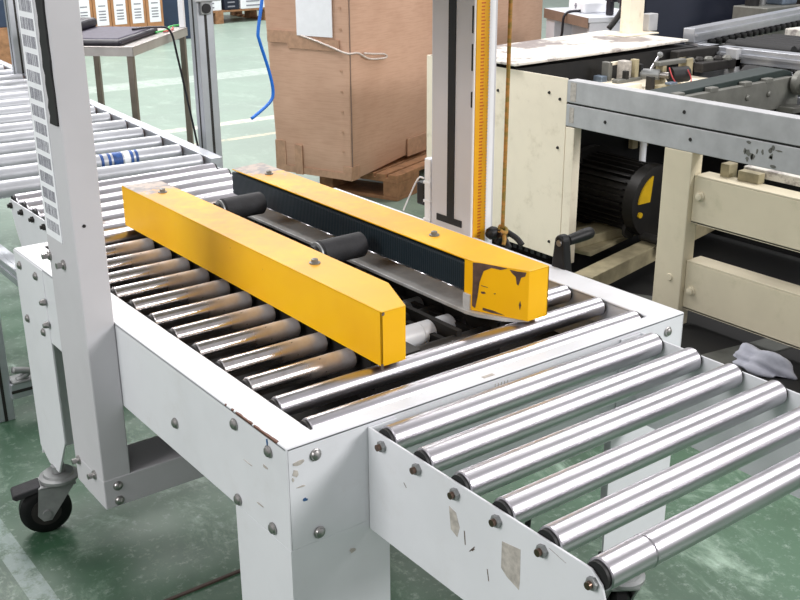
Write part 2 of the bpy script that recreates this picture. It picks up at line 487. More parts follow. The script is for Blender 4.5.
# ---- bolts (three orientations share meshes)
def bolt_mesh(d, name='bolt', r=.0075, mat='bolt', parent=sealer):
    b = MB(); d = Vector(d)
    b.lathe([(0, r * 1.15), (.0012, r * 1.15), (.0018, r), (.004, r * .85), (.0055, r * .45), (.006, .0005)], (0, 0, 0), d, seg=14)
    o = b.build(name, mat, parent, origin=(0, 0, 0)); return o
bl = bolt_mesh((-1, 0, 0)); first = True
LP = [(-.0008, .325, .503), (-.0008, .133, .58), (-.0008, .043, .578), (-.0012, .136, .463), (-.0012, .042, .465), (-.002, .997, .573), (-.002, .905, .576), (-.002, .993, .463), (-.002, .902, .463),
      (-.050, .655, .692), (-.050, .59, .693), (-.050, .64, .318), (-.050, .566, .322)]
for p in LP:
    if first: bl.location = p; first = False
    else: copy_part(bl, p)
bf = bolt_mesh((0, -1, 0)); first = True
for p in [(.042, 0, .578), (.043, -.001, .464), (.721, 0, .575), (.711, -.001, .464), (-.026, .529, .309), (-.026, .529, .281), ]:
    if first: bf.location = p; first = False
    else: copy_part(bf, p)
b = MB(); b.cyl((-.032, .5305, .768), (-.032, .5292, .768), .0028, seg=12); b.build('hole', 'black', colL)
# longer studs on the left column face
b = MB()
for y, z in ((.655, .692), (.59, .693), (.64, .318), (.566, .322)):
    b.lathe([(0, .008), (.003, .008), (.0035, .005), (.013, .005)], (-.050, y, z), (-.08, y, z), seg=10)
split(b.build('stud', 'bolt', colL))
b = MB()
for y, z in ((.868, .535), (.866, .49)): b.lathe([(0, .007), (.006, .006), (.010, .004)], (-.003, y, z), (-.03, y, z), seg=10)
split(b.build('stud', 'bolt', frame))
# chips along the left top edge near the front corner and dents at the corner
b = MB()
for y0, y1, w in ((.135, .14, .002), (.085, .128, .0024), (.022, .08, .0028), (.155, .158, .0018)):
    n = 7; o_ = [(-.0006 - 0, y0 + (y1 - y0) * i / n) for i in range(n + 1)]
    i_ = [(.0004 + w * random.uniform(.3, 1), y) for _, y in o_]
    b.prism(o_ + i_[::-1], 2, H - .002, H + .0004)
split(b.build('chipped_edge', 'rustedge', frame, label='rust-coloured chipped paint edge'))
b = MB()
def blot(b, plane, c, s, n=9, th=.0004, ax=0):
    pts = []
    for i in range(n):
        a = 2 * PI * i / n; r = random.uniform(.55, 1.1)
        pts.append((c[0] + math.cos(a) * s[0] * r, c[1] + math.sin(a) * s[1] * r))
    b.prism(pts, ax, plane - th, plane + th)
blot(b, -.0002, (.018, .575), (.009, .004), ax=1); blot(b, -.0002, (.012, .562), (.005, .006), ax=1); blot(b, -.0002, (.02, .54), (.008, .0015), ax=1)
blot(b, -.0002, (.008, .553), (.002, .004), ax=1); blot(b, -.0002, (.09, .43), (.0, .0), ax=1)
blot(b, -.001, (.095, .415), (.006, .004), ax=1)
blot(b, -.0002, (.10, .535), (.014, .0008)); blot(b, -.001, (.075, .485), (.012, .001)); blot(b, -.0002, (.055, .55), (.006, .003))
split(b.build('paint_scuff', 'residue', frame))
b = MB(); blot(b, -.0002, (.024, .519), (.004, .003), ax=1); blot(b, -.0002, (.047, .589), (.0025, .007)); split(b.build('paint_mark', 'bluepaint', frame, label='small blue paint mark'))
# pencil scribble on front lip
b = MB()
for i in range(5):
    x = .345 + i * .006; b.box(x, x + .0012, -.0005, .0, .578, .589, 'residue')
b.box(.33, .35, .006, .012, H - .0002, H + .0003, 'residue'); b.build('paint_scuff', None, frame)

# ---- bed rollers
def roller_mesh(x0, x1, r, mat, name='roller', parent=sealer, capmat='dark', y=0, z=0):
    LN = x1 - x0; b = MB()
    b.lathe([(0, r * .93), (.0015, r), (LN - .0015, r), (LN, r * .93)], (x0, y, z), (x1, y, z), mat, 32)
    for xa, xb in ((x0 - .0045, x0), (x1, x1 + .0045)): b.cyl((xa, y, z), (xb, y, z), r * .86, capmat, 20)
    b.cyl((x0 - .0055, y, z), (x1 + .0045, y, z), .005, 'dark', 8)
    return b.build(name, None, parent, origin=(x0, y, z))
zr = .5895
RR = .0158
YR = [.0445 + .0788 * i for i in range(13)]
full = roller_mesh(.058, .6895, RR, 'chrome', y=YR[0], z=zr)
copy_part(full, (.058, YR[1], zr))
copy_part(full, (.058, YR[-1], zr))
hl = roller_mesh(.058, .236, RR, 'halfroll', y=YR[2], z=zr); hl['label'] = 'stained short roller'
hr = roller_mesh(.514, .6895, RR, 'chrome', y=YR[2], z=zr)
for y in YR[3:-1]:
    copy_part(hl, (.058, y, zr)); copy_part(hr, (.514, y, zr))
# inner bearing rails at the ends of the short rollers
b = MB()
for x in (.246, .498): b.box(x, x + .006, .165, .955, .545, .592)
b.box(.252, .50, .16, .166, .5, .57); split(b.build('inner_rail', 'dark', sealer))
# tape head between the rails
b = MB()
b.box(.30, .345, .17, .93, .476, .585); b.box(.41, .42, .17, .93, .476, .575); b.box(.345, .41, .30, .42, .5, .55)
for y in (.185, .31, .42, .55, .63, .70, .78, .88): b.cyl((.30, y, .572), (.495, y, .572), .011)
b.box(.425, .435, .18, .94, .55, .592); b.box(.465, .475, .18, .94, .54, .58)
b.box(.345, .41, .5, .52, .52, .585); b.box(.355, .40, .73, .75, .5, .62)
th = b.build('tape_head', 'dark', sealer)
def wipe(yc, zc):
    b = MB(); b.lathe([(0, .0195), (.003, .0225), (.088, .0225), (.091, .0195)], (.349, yc, zc), (.44, yc, zc), 'rubber', 28)
    b.build('press_roller', None, th, label='black rubber press roller')
    b = MB(); b.lathe([(0, .013), (.002, .0205), (.005, .0205), (.006, .013)], (.3425, yc, zc), (.35, yc, zc), 'zinc', 24)
    b.cyl((.335, yc, zc), (.343, yc, zc), .016, 'black', 20); b.box(.331, .336, yc - .012, yc + .012, .56, zc + .012, 'black', .003)
    b.box(.336, .35, yc - .025, yc + .05, .575, .6, 'black', .004); b.box(.35, .43, yc - .03, yc - .006, .60, .628, 'black', .006)
    b.build('roller_fork', None, th)
wipe(.462, .664); wipe(.815, .664)
b = MB(); b.lathe([(0, .0175), (.003, .02), (.07, .02), (.072, .0185), (.074, .02), (.137, .02), (.14, .0175)], (.33, .250, .569), (.47, .250, .569), 'whitepost', 28)
b.cyl((.30, .252, .566), (.497, .252, .566), .011, 'steel'); b.build('guide_roller', None, th, label='pale grey guide roller')
b = MB(); b.lathe([(0, .0135), (.118, .0135), (.119, .016), (.15, .016)], (.34, .362, .566), (.49, .362, .566), 'zinc', 24); b.build('guide_roller', None, th)

# ---- yellow side guides
zt, zb = .698, .614
def guide(mirror):
    fx = (lambda x: .766 - x) if mirror else (lambda x: x)
    # plan outline for the left one: outer side x=.220, inner x=.300, chamfered nose
    outer, inner = (.220, .300)
    pts = [(outer, .101), (.263, .101), (inner, .192), (inner, .985), (outer, .997)]
    pts = [(fx(x), y) for x, y in pts]
    b = MB(); t = .003
    # top plate, outer side, nose plates, far end: a folded cover, open on the belt side
    b.prism(pts, 2, zt - t, zt, bev=.0012)
    def wall(p, q):
        d = (Vector((q[0] - p[0], q[1] - p[1]))).normalized(); n = Vector((-d.y, d.x)) * t
        c = Vector((fx(.26), .5)); m_ = Vector(((p[0] + q[0]) / 2, (p[1] + q[1]) / 2))
        if (c - m_).dot(n) < 0: n = -n
        b.prism([p, q, (q[0] + n.x, q[1] + n.y), (p[0] + n.x, p[1] + n.y)], 2, zb, zt - .0005, bev=.0008)
    wall(pts[0], pts[1]); wall(pts[1], pts[2]); wall(pts[4], pts[0]); wall((fx(inner - .032), .9892), pts[4])
    wall(pts[2], (fx(inner), .212))
    g = b.build('side_guide', 'yellow', sealer, label=('right' if mirror else 'left') + ' yellow side guide')
    # belt
    k = MB(); xa, xb = sorted((fx(inner - .002), fx(inner - .03)))
    k.box(xa, xb, .214, .993, zb + .026, zt - .008, bev=.004, seg=3)
    k.build('drive_belt', 'belt', g, label='dark ribbed drive belt')
    k = MB(); xa, xb = sorted((fx(inner + .009), fx(inner - .05)))
    k.box(xa, xb, .20, .99, zb - .006, zb + .0, bev=.001)
    xa, xb = sorted((fx(inner + .003), fx(inner - .002))); k.box(xa, xb, .195, .212, zb, zb + .026, bev=.001)
    tip = [(fx(inner + .009), .201), (fx(inner + .003), .175), (fx(inner - .018), .135), (fx(inner - .048), .108), (fx(inner - .05), .201)]
    k.prism(tip, 2, zb - .006, zb - .0005)
    k.build('slide_plate', 'flat', g, label='grey slide plate under the belt')
    k = MB()
    for y in (.337, .893):
        x = fx(.262); k.lathe([(0, .009), (.002, .009), (.0025, .0055), (.007, .0055), (.0085, .002)], (x, y, zt), (x, y, zt + .02), seg=14)
    split(k.build('bolt', 'greymetal', g))
    # worn paint on the nose edges
    k = MB(); random.seed(21 if mirror else 5)
    p, q = Vector((*pts[2], 0)), Vector((*pts[1], 0)); d = (q - p); nrm = Vector((d.y, -d.x, 0)).normalized()
    if nrm.dot(Vector((fx(.26), .5, 0)) - p) > 0: nrm = -nrm
    def chip(u, v):   # u along the chamfer 0..1, v height
        r = p + d * u + nrm * .0006; return Vector((r.x, r.y, zb + v * (zt - zb)))
    def poly(pp, P=chip):
        tb = bmesh.new(); a = [tb.verts.new(P(*x)) for x in pp]; c = [tb.verts.new(P(*x) - nrm * .0012) for x in pp]
        tb.faces.new(a); tb.faces.new(c[::-1]); n = len(pp)
        for i in range(n): tb.faces.new((a[i], c[i], c[(i + 1) % n], a[(i + 1) % n]))
        bmesh.ops.recalc_face_normals(tb, faces=tb.faces); k._merge(tb, None, False)
    if mirror:
        poly([(.005, .97), (.18, .985), (.42, .985), (.62, .97), (.5, .92), (.34, .93), (.2, .84), (.13, .6), (.10, .3), (.06, .06), (.004, .1), (.006, .35), (.01, .6)])
        poly([(.66, .96), (.8, .95), (.95, .96), (.93, .88), (.86, .84), (.82, .68), (.79, .7), (.77, .84), (.7, .9)])
        poly([(.16, .42), (.22, .43), (.25, .40), (.2, .38), (.17, .385)]); poly([(.16, .55), (.28, .53), (.29, .52), (.17, .535)])
        poly([(.39, .43), (.42, .44), (.43, .425), (.4, .415)])
        poly([(.84, .30), (.86, .38), (.88, .3), (.86, .2)]); poly([(.2, .1), (.4, .08), (.6, .03), (.35, .03), (.2, .05)])
    else:
        poly([(.8, .99), (.97, .99), (.95, .96), (.85, .97)])
    split(k.build('paint_chip', 'scratch' if not mirror else 'wornpaint', g))
    return g
gL = guide(False); gR = guide(True)
k = MB(); k.cyl((.2205, .1005, .61), (.2205, .1005, .618), .002, seg=8)
blot(k, .1008, (.2235, .694), (.003, .003), ax=1); split(k.build('paint_chip', 'scratch', gL))

# ---- extension tables, front and rear
def extension(front):
    s = -1 if front else 1; y0 = 0 if front else L
    Y = lambda d: y0 + s * d
    x0, x1 = .123, .651; z0, z1 = .436, .592; LN = .417
    prof = [(Y(.001), z0 + .002), (Y(LN), z0), (Y(LN), z1 - .03), (Y(LN - .006), z1 - .012), (Y(LN - .022), z1), (Y(.001), z1)]
    if not front: prof = [(Y(.001), z0 + .002), (Y(.33), z0), (Y(.362), .478), (Y(.385), .51), (Y(.402), .545), (Y(.412), .575), (Y(.412), .588), (Y(.405), z1), (Y(.001), z1)]
    b = MB()
    b.prism(prof, 0, x0, x0 + .003, bev=.0008)
    # folded flanges bolted to the machine face
    ya, yb = sorted((Y(.0015), Y(.004)))
    b.box(x0 + .002, x0 + .045, ya, yb, z0 + .006, z1 - .001)
    e = b.build('extension_plate', 'white', sealer, label='left plate of the ' + ('front' if front else 'rear') + ' extension')
    b = MB(); b.prism(prof, 0, x1, x1 + .003, bev=.0008); b.box(x1 - .045, x1 + .001, ya, yb, z0 + .006, z1 - .001)
    b.build('extension_plate', 'white', sealer, label='right plate of the ' + ('front' if front else 'rear') + ' extension')
    ys = [Y(.034 + .0732 * i) for i in range(6)]; zc = .584
    r = roller_mesh(x0 + .0085, x1 - .005,   .0185, 'chrome', parent=e, capmat='black', y=ys[0], z=zc)
    for y in ys[1:]: copy_part(r, (x0 + .0085, y, zc), e)
    n = None
    for y in ys:
        if n is None:
            b = MB(); b.lathe([(0, .0078), (.005, .0078), (.0055, .006)], (x0, y, zc - .006), (x0 - .02, y, zc - .006), 'zinc' if front else 'dark', 6, smooth=False)
            b.cyl((x0 - .0055, y, zc - .006), (x0 - .010, y, zc - .006), .0045, 'brassy' if front else 'dark', 12)
            n = b.build('nut', None, e, origin=(x0, y, zc - .006))
        else: copy_part(n, (x0, y, zc - .006), e)
    if front:
        b = MB()
        b.prism([(-.168, .555), (-.181, .552), (-.188, .535), (-.184, .52), (-.172, .525)], 0, x0 - .0004, x0)
        b.prism([(-.262, .555), (-.292, .56), (-.293, .52), (-.292, .507), (-.272, .513), (-.262, .52)], 0, x0 - .0004, x0)
        split(b.build('sticker_residue', 'residue', e, label='grey remains of a peeled sticker'))
        b = MB()
        for (ya, za), (yb, zb_), w in (((-.196, .535), (-.198, .517), .0016), ((-.215, .523), (-.206, .512), .0014), ((-.238, .505), (-.241, .49), .0012), ((-.213, .52), (-.209, .515), .003), ((-.335, .585), (-.36, .58), .0008), ((-.078, .545), (-.083, .54), .001)):
            b.prism([(ya, za), (ya - w, za), (yb - w, zb_), (yb, zb_)], 0, x0 - .0004, x0)
        split(b.build('scratch', 'scratch', e))
        # dent in the last roller, shown as the raised lip beside it
        b = MB(); b.lathe([(0, .0183), (.002, .0193), (.004, .0183)], (x0 + .075, ys[-1], zc), (x0 + .2, ys[-1], zc), 'chrome', 32)
        b.build('roller_dent', None, e)
        b = MB(); b.tube([(.20, -.19, .52), (.215, -.20, .50), (.225, -.19, .47)], .004); b.tube([(.25, -.17, .53), (.252, -.172, .49), (.25, -.17, .46)], .004)
        split(b.build('cable_tie', 'black', e))
    return e
extF = extension(True); extB = extension(False)

# ---- crank handle on the right rail
b = MB()
b.prism([(.266, .585), (.305, .585), (.303, .61), (.298, .655), (.292, .662), (.282, .662), (.276, .655), (.270, .61)], 0, .755, .775, bev=.004)
b.cyl((.77, .285, .645), (.752, .285, .645), .006, 'zinc', 14) if False else None
ck = b.build('crank', 'blackplastic', sealer)
b = MB(); b.lathe([(0, .007), (.003, .0095), (.02, .0105), (.045, .0115), (.058, .011), (.062, .008)], (.776, .286, .648), (.852, .282, .656), seg=20)
b.build('grip', 'blackplastic', ck)
b = MB(); b.cyl((.7555, .285, .648), (.753, .285, .648), .006, seg=14); b.build('bolt', 'bolt', ck)
# clamp lever beside the right column
b = MB()
b.lathe([(0, .006), (.006, .012), (.016, .0135), (.024, .010), (.028, .004)], (.772, .502, .608), (.80, .50, .612), 'blackplastic', 18)
b.cyl((.79, .489, .610), (.815, .489, .607), .009, 'brassy', 14)
b.tube([(.80, .488, .61), (.80, .475, .595), (.797, .462, .586)], .0055, 'black'); b.tube([(.80, .488, .61), (.806, .50, .597), (.80, .505, .585)], .005, 'black')
b.tube([(.81, .488, .612), (.822, .47, .60), (.825, .455, .588)], .006, 'black')
b.build('clamp_lever', None, sealer)

# ---- rope
b = MB(); b.tube([(.808, .489, 1.5), (.806, .489, 1.2), (.8035, .488, .9), (.800, .487, .62)], .004, seg=10)
b.tube([(.793, .486, .617), (.80, .479, .612), (.808, .486, .617), (.801, .495, .622), (.793, .487, .612)], .0045); b.tube([(.80, .482, .61), (.795, .475, .60), (.79, .472, .591)], .004)
tag(b.build('rope', 'rope'), 'thin olive and orange rope hanging beside the yellow ruler, tied to a lever', 'rope')

# ================================================================ ROLLER CONVEYOR behind
conv = empty('roller_conveyor', (.06, 1.5, 0), 'long grey roller conveyor on aluminium legs feeding the back of the sealer', 'conveyor')
A = math.radians(-3.4)
XC = Matrix.Translation((.38, 1.5, 0)) @ Matrix.Rotation(A, 4, 'Z') @ Matrix.Translation((-.38, -1.5, 0))
def cbox(b, *a, **k): return b.box(*a, xf=XC, **k)
cx0, cx1, cyA, cyB = .06, .665, 1.5, 4.6
for x in (cx0 - .034, cx1):
    b = MB(); cbox(b, x, x + .034, cyA, cyB, .53, .603, bev=.002)
    for zz in (.553, .58): cbox(b, x - .001, x + .035, cyA, cyB, zz, zz + .004, m=None)
    b.build('side_rail', 'alu', conv)
pr0 = None; y = cyA + .05
while y < cyB:
    p = XC @ Vector((cx0 + .006, y, .585))
    if pr0 is None:
        b = MB(); LN = cx1 - cx0 - .012; d = XC.to_3x3() @ Vector((1, 0, 0))
        b.lathe([(0, .019), (.002, .0215), (LN - .002, .0215), (LN, .019)], p, p + d * LN, 'greyroll', 24)
        for t in (-.004, LN): b.cyl(p + d * t, p + d * (t + .004), .013, 'rustedge', 14)
        pr0 = b.build('roller', None, conv, origin=p)
    else: copy_part(pr0, p)
    y += .146
# printed blue band on one roller
p = XC @ Vector((.43, cyA + .05 + .146, .585)); d = XC.to_3x3() @ Vector((1, 0, 0))
b = MB()
for t0, t1 in ((0, .008), (.02, .028), (.034, .06), (.082, .090), (.096, .104)): b.cyl(p + d * t0, p + d * t1, .0219, 'bluetape', 24)
b.cyl(p + d * .064, p + d * .08, .0218, 'paper', 24); b.build('printed_band', None, conv, label='blue printed band round a roller')
def alu_post(b, x, y, z0, z1, w=.045, xf=XC):
    b.box(x, x + w, y, y + w, z0, z1, m='alu', bev=.002, xf=xf)
    for (dx, dy) in ((-.0004, w / 2 - .004), (w / 2 - .004, -.0004)):
        if dx < 0: b.box(x - .0006, x, y + w / 2 - .004, y + w / 2 + .004, z0, z1, m='dark', xf=xf)
        else: b.box(x + w / 2 - .004, x + w / 2 + .004, y - .0006, y, z0, z1, m='dark', xf=xf)
for (x, y) in ((cx0 - .022, 1.5), (cx0 - .022, 3.1), (cx0 - .022, 4.5), (cx1 - .023, 4.5)):
    b = MB(); alu_post(b, x, y, 0, .535); b.build('leg', None, conv)
for (x, y, zt_) in ((.776, 1.725, 1.6), (.752, 3.3, 1.6)):
    b = MB(); alu_post(b, x, y, 0, zt_, .05, None)
    b.build('upright', None, conv)
b = MB(); b.cyl((.80, 1.71, .962), (.80, 1.7245, .962), .013, 'black', 16); b.box(.765, .845, 1.708, 1.7245, .98, 1.0, 'alugrey', .003); b.box(.785, .815, 1.715, 1.7245, .945, .985, 'zinc', .002)
b.build('clamp', None, conv)
b = MB()
b.box(.19, .235, 1.3, 4.4, .28, .325, bev=.002); b.box(.186, .19, 1.3, 4.4, .298, .306); b.box(.205, .213, 1.3, 4.4, .3245, .326)
b.build('stretcher', 'alu', conv)
b = MB(); b.box(.08, .74, 1.505, 1.545, .06, .10, m='alu', bev=.002); b.box(.08, .74, 1.5035, 1.505, .076, .084, m='dark')
b.tube([(.10, 1.515, .105), (.13, 1.51, .125), (.09, 1.505, .14)], .009, 'zinc'); b.box(.085, .16, 1.50, 1.55, .1, .108, 'zinc', .003)
b.build('cross_rail', None, conv)
b = MB(); b.cyl((.03, 1.62, .33), (.09, 1.62, .33), .02, 'zinc', 16); b.build('roller_foot', None, conv)

# ================================================================ STEEL TABLE with bag
F = Vector((.985, 2.68, 0)); a = Vector((.46, .485, 0)).normalized(); bb = Vector((-a.y, a.x, 0))
TX = Matrix(((a.x, bb.x, 0, F.x), (a.y, bb.y, 0, F.y), (0, 0, 1, 0), (0, 0, 0, 1)))
TL, TD, TZ = .655, .42, .75
table = empty('steel_table', tuple(F), 'small stainless steel table behind the left column with a dark bag on top', 'table')
b = MB(); b.box(0, TL, 0, TD, TZ - .006, TZ, bev=.002, xf=TX)
for (q) in ((0, TL, 0, .003), (0, TL, TD - .003, TD), (0, .003, 0, TD), (TL - .003, TL, 0, TD)): b.box(*q, TZ - .034, TZ - .001, xf=TX)
b.build('table_top', 'tablesteel', table)
for (x, y) in ((.006, .006), (TL - .03, .006), (.006, TD - .03), (TL - .03, TD - .03)):
    b = MB(); b.box(x, x + .023, y, y + .023, 0, TZ - .007, bev=.002, xf=TX); b.build('leg', 'legsteel', table)
for (x, y) in ((TL - .02, .006), (.02, TD - .02)):
    b = MB(); b.box(x, x + .022, y, y + .022, TZ + .0, TZ + .6, bev=.002, xf=TX); b.build('post', 'whitepost', table)
bag = empty('laptop_bag', tuple(TX @ Vector((.2, .22, TZ))), 'flat dark purple padded bag lying on the steel table', 'bag')
b = MB(); b.box(.02, .44, .05, .36, TZ, TZ + .022, 'bagtrim', .011, 3, TX); b.box(.035, .425, .065, .345, TZ + .008, TZ + .026, 'bag', .006, 3, TX)
b.build('body', None, bag)
b = MB(); b.box(.02, .42, .29, .40, TZ + .026, TZ + .062, bev=.014, seg=3, xf=TX); b.build('flap', 'bagtrim', bag)
def T(x, y, z): return tuple(TX @ Vector((x, y, z)))
b = MB(); b.tube([T(.28, .10, TZ + .031), T(.36, .04, TZ + .031), T(.41, -.006, TZ + .012), T(.44, -.02, TZ - .10), T(.50, -.04, TZ - .36), T(.56, -.06, TZ - .6), T(.62, -.1, .012), T(.75, -.1, .008)], .0045)
tag(b.build('power_cable', 'bagtrim'), 'thin black cable drooping from the bag over the steel table edge', 'cable')
b = MB(); b.tube([T(.40, .05, TZ + .006), T(.50, .03, TZ + .006), T(.60, .06, TZ + .006), T(.68, .04, TZ + .006)], .004, 'greencable'); b.tube([T(.44, .03, TZ + .005), T(.52, .02, TZ + .005), T(.6, .045, TZ + .005)], .003, 'redcable')
tag(b.build('signal_cable', None), 'thin green and red wires lying along the right edge of the steel table', 'cable')

# ================================================================ BIG CARTON on a pallet
def pallet(name, loc, rz, lx, ly, label, group=None, nb=7, h=.14, bx=.1, by=.12, rows=3):
    """deck boards run along x, blocks below; loc is the front-left corner on the floor"""
    r = empty(name, loc, label, 'pallet', group); xf = Matrix.Translation(loc) @ Matrix.Rotation(rz, 4, 'Z')
    w = ly / (nb * 1.25); k = h / .14
    for i in range(nb):
        y = (ly - w) * i / (nb - 1); b = MB(); b.box(0, lx, y, y + w, .12 * k, h, bev=.002, xf=xf); b.build('deck_board', 'wood', r)
    for i in range(3):
        x = (lx - bx) * i / 2; b = MB(); b.box(x, x + bx, 0, ly, .098 * k, .12 * k, bev=.002, xf=xf); b.build('stringer', 'wood', r)
        for jx in range(rows):
            y = (ly - by) * jx / (rows - 1); b = MB(); b.box(x, x + bx, y, y + by, .02 * k, .098 * k, bev=.003, xf=xf); b.build('block', 'wood', r)
        b = MB(); b.box(x, x + bx, 0, ly, 0, .02 * k, bev=.002, xf=xf); b.build('base_board', 'wood', r)
    return r
PALLET_LOC = (2.112, 2.595, 0)
C0 = Vector((1.905, 2.645, .115)); ca = math.atan2(.37, .93)
CX = Matrix.Translation(C0) @ Matrix.Rotation(ca, 4, 'Z')
pallet('wooden_pallet', PALLET_LOC, ca, 1.6, .42, 'wooden pallet under the big brown carton behind the right column', None, 7, .115, .19, .075, 2)
carton = empty('cardboard_carton', tuple(C0), 'huge brown cardboard carton with white paper taped on, standing on a pallet', 'box')
def shell(b, x0, x1, y0, y1, z0, z1):
    tb = bmesh.new(); bmesh.ops.create_cube(tb, size=1)
    for v in tb.verts: v.co = Vector(((x0 + x1) / 2 + v.co.x * (x1 - x0), (y0 + y1) / 2 + v.co.y * (y1 - y0), (z0 + z1) / 2 + v.co.z * (z1 - z0)))
    bmesh.ops.bevel(tb, geom=list(tb.edges), offset=.006, segments=2, affect='EDGES', profile=.5)
    bmesh.ops.subdivide_edges(tb, edges=[e for e in tb.edges if e.calc_length() > .1], cuts=7, use_grid_fill=True)
    cx_, cy_ = (x0 + x1) / 2, (y0 + y1) / 2
    for v in tb.verts:   # slight bulge of a full box, sagging foot
        h = (v.co.z - z0) / (z1 - z0); kx = 1 - abs((v.co.x - cx_) / (x1 - x0) * 2) ** 2; ky = 1 - abs((v.co.y - cy_) / (y1 - y0) * 2) ** 2
        if v.co.y > cy_: v.co.y += .05 * h
        bul = .012 * math.sin(PI * min(1, max(0, h)))
        if abs(v.co.y - y0) < .02: v.co.y -= bul * kx
        if abs(v.co.x - x0) < .02: v.co.x -= bul * ky
        if h < .02 and v.co.y - y0 < .02: v.co.z += .03 * max(0, min(1, (v.co.x - x0) / .5 - .15)) * 1.0
    bmesh.ops.transform(tb, matrix=CX, verts=tb.verts); b._merge(tb, None, True)
b = MB(); shell(b, 0, .95, 0, .395, 0, 1.0); b.build('box_body', 'carton', carton)
b = MB()
b.box(.004, .0085, -.0035, -.0005, .03, 1.0, 'deskedge', xf=CX)
for z_ in [.12 + .085 * i for i in range(10)]: b.box(-.0075, -.0055, .032, .042, z_, z_ + .008, 'tape', xf=CX)
b.build('seam', None, carton, label='stapled corner seam')
b = MB(); b.box(-.0155, -.012, .20, .41, .565, .615, xf=CX); b.box(-.016, -.0095, .04, .30, .545, .59, xf=CX)
b.box(-.006, -.001, .0, .38, .002, .032, xf=CX); b.box(-.012, -.004, .25, .29, .0, .13, xf=CX); b.box(-.004, .06, -.004, .04, .0, .06, xf=CX); b.box(-.005, .01, .345, .401, .0, .14, xf=CX); b.box(.45, .62, -.012, -.005, .02, .10, xf=CX)
b.box(-.014, -.010, .0, .30, .82, .88, xf=CX)
split(b.build('parcel_tape', 'tape', carton))
b = MB(); b.box(-.0175, -.013, .07, .25, .60, .85, xf=CX); b.build('paper_sheet', 'paper', carton, label='white paper sheet taped to the carton')
b = MB()
def CP(x, y, z): return tuple(CX @ Vector((x, y, z)))
b.tube([CP(-0.016, 0.23, 0.6), CP(-0.018, 0.16, 0.585), CP(-0.018, 0.08, 0.563), CP(-0.014, 0, 0.54), CP(0.05, -0.012, 0.535), CP(0.12, -0.018, 0.505), CP(0.2, -0.02, 0.495), CP(0.26, -0.02, 0.495), CP(0.24, -0.02, 0.51), CP(0.16, -0.018, 0.52), CP(0.09, -0.016, 0.53)], .0042)
b.build('loose_tape', 'clear', carton, label='crumpled clear tape')
carton2 = empty('cardboard_carton', CP(.97, .02, 0), 'brown cardboard carton half hidden behind the yellow ruler and the cream lid', 'box')
b = MB(); shell(b, .97, 1.98, .02, .455, 0, .98); b.build('box_body', 'carton', carton2)
b = MB(); b.box(1.16, 1.166, .002, .01, .03, .95, 'deskedge', xf=CX); b.build('seam', None, carton2)

# ================================================================ FAR PALLETS with labelled boxes
pallet('wooden_pallet', (2.72, 8.4, 0), math.radians(2), 1.02, .8, 'far wooden pallet below the row of labelled boxes, left of the steel post', None)
bw = .165; group = 'labelled boxes on the far left pallet'
words = ['leftmost far labelled box, partly hidden by the white column', 'second far labelled box from the left, behind the white table post', 'middle box in the far row of labelled boxes', 'fourth far labelled box from the left', 'rightmost far labelled box at the end of its row']
def lbox(x, y, z, w, h, d, label, group):
    r = empty('labelled_box', (x, y, z), label, 'box', group)
    b = MB(); b.box(x, x + w, y, y + d, z, z + h, bev=.004); b.build('box_body', 'boxbrown', r)
    b = MB(); b.box(x + w * .16, x + w * .84, y - .002, y, z + h * .22, z + h * .93, 'paper')
    for zz in (.35, .42, .5, .58, .72): b.box(x + w * .3, x + w * .7, y - .0026, y - .002, z + h * zz, z + h * (zz + .035), 'ink')
    b.build('label_sheet', None, r, label='white printed label'); return r
for i in range(5): lbox(2.90 + i * (bw + .004), 8.4, .142, bw, .33, .3, words[i], group)
pallet('wooden_pallet', (4.33, 9.7, 0), math.radians(1), 1.35, .8, 'far wooden pallet right of the aluminium post with white parcels on it', None)
ws = ['dark blue box standing on the far right pallet, at its left end', 'white printed parcel on the far pallet, just right of the aluminium post', 'dark parcel on the far pallet between two white ones', 'white parcel at the right end of the far pallet by the blue cable']
for i, (x, w, m, lb) in enumerate(((4.38, .28, 'paper', 'white parcel with grey print left of the aluminium post on the far pallet'), (4.74, .3, 'paper', ws[1]), (5.08, .18, 'navy', ws[2]), (5.28, .34, 'paper', ws[3]))):
    r = empty('parcel', (x, 9.72, .14), lb, 'parcel'); b = MB(); b.box(x, x + w, 9.72, 10.1, .142, .34, bev=.006); b.build('parcel_body', m, r)
    b = MB()
    for k in range(3): b.box(x + w * .2, x + w * .7, 9.717, 9.72, .17 + k * .045, .185 + k * .045)
    b.build('print', 'ink', r)
r = tag(MB().box(3.80, 4.28, 8.7, 9.1, .0, .42, bev=.005).build('storage_box', 'bluebox'), 'dark blue box on the floor between the two far pallets', 'box')
r = tag(MB().box(1.75, 2.2, 8.0, 8.4, .3, .52, bev=.005).build('storage_box', 'bluebox'), 'dark blue box on brown stack at the far left edge', 'box')
r = tag(MB().box(1.72, 2.21, 7.98, 8.42, .0, .30, bev=.005).build('wooden_crate', 'wood'), 'brown crate on the floor at the far left edge under a blue box', 'crate')
# blue cable
b = MB(); b.tube([(1.50, 2.6, 1.3), (1.488, 2.6, .95), (1.483, 2.6, .89), (1.460, 2.6, .78), (1.464, 2.6, .74), (1.50, 2.6, .62), (1.512, 2.6, .54), (1.49, 2.6, .50), (1.41, 2.6, .45)], .0065)
tag(b.build('hanging_cable', 'blue'), 'bright blue cable hanging from above along the left edge of the big carton', 'cable')

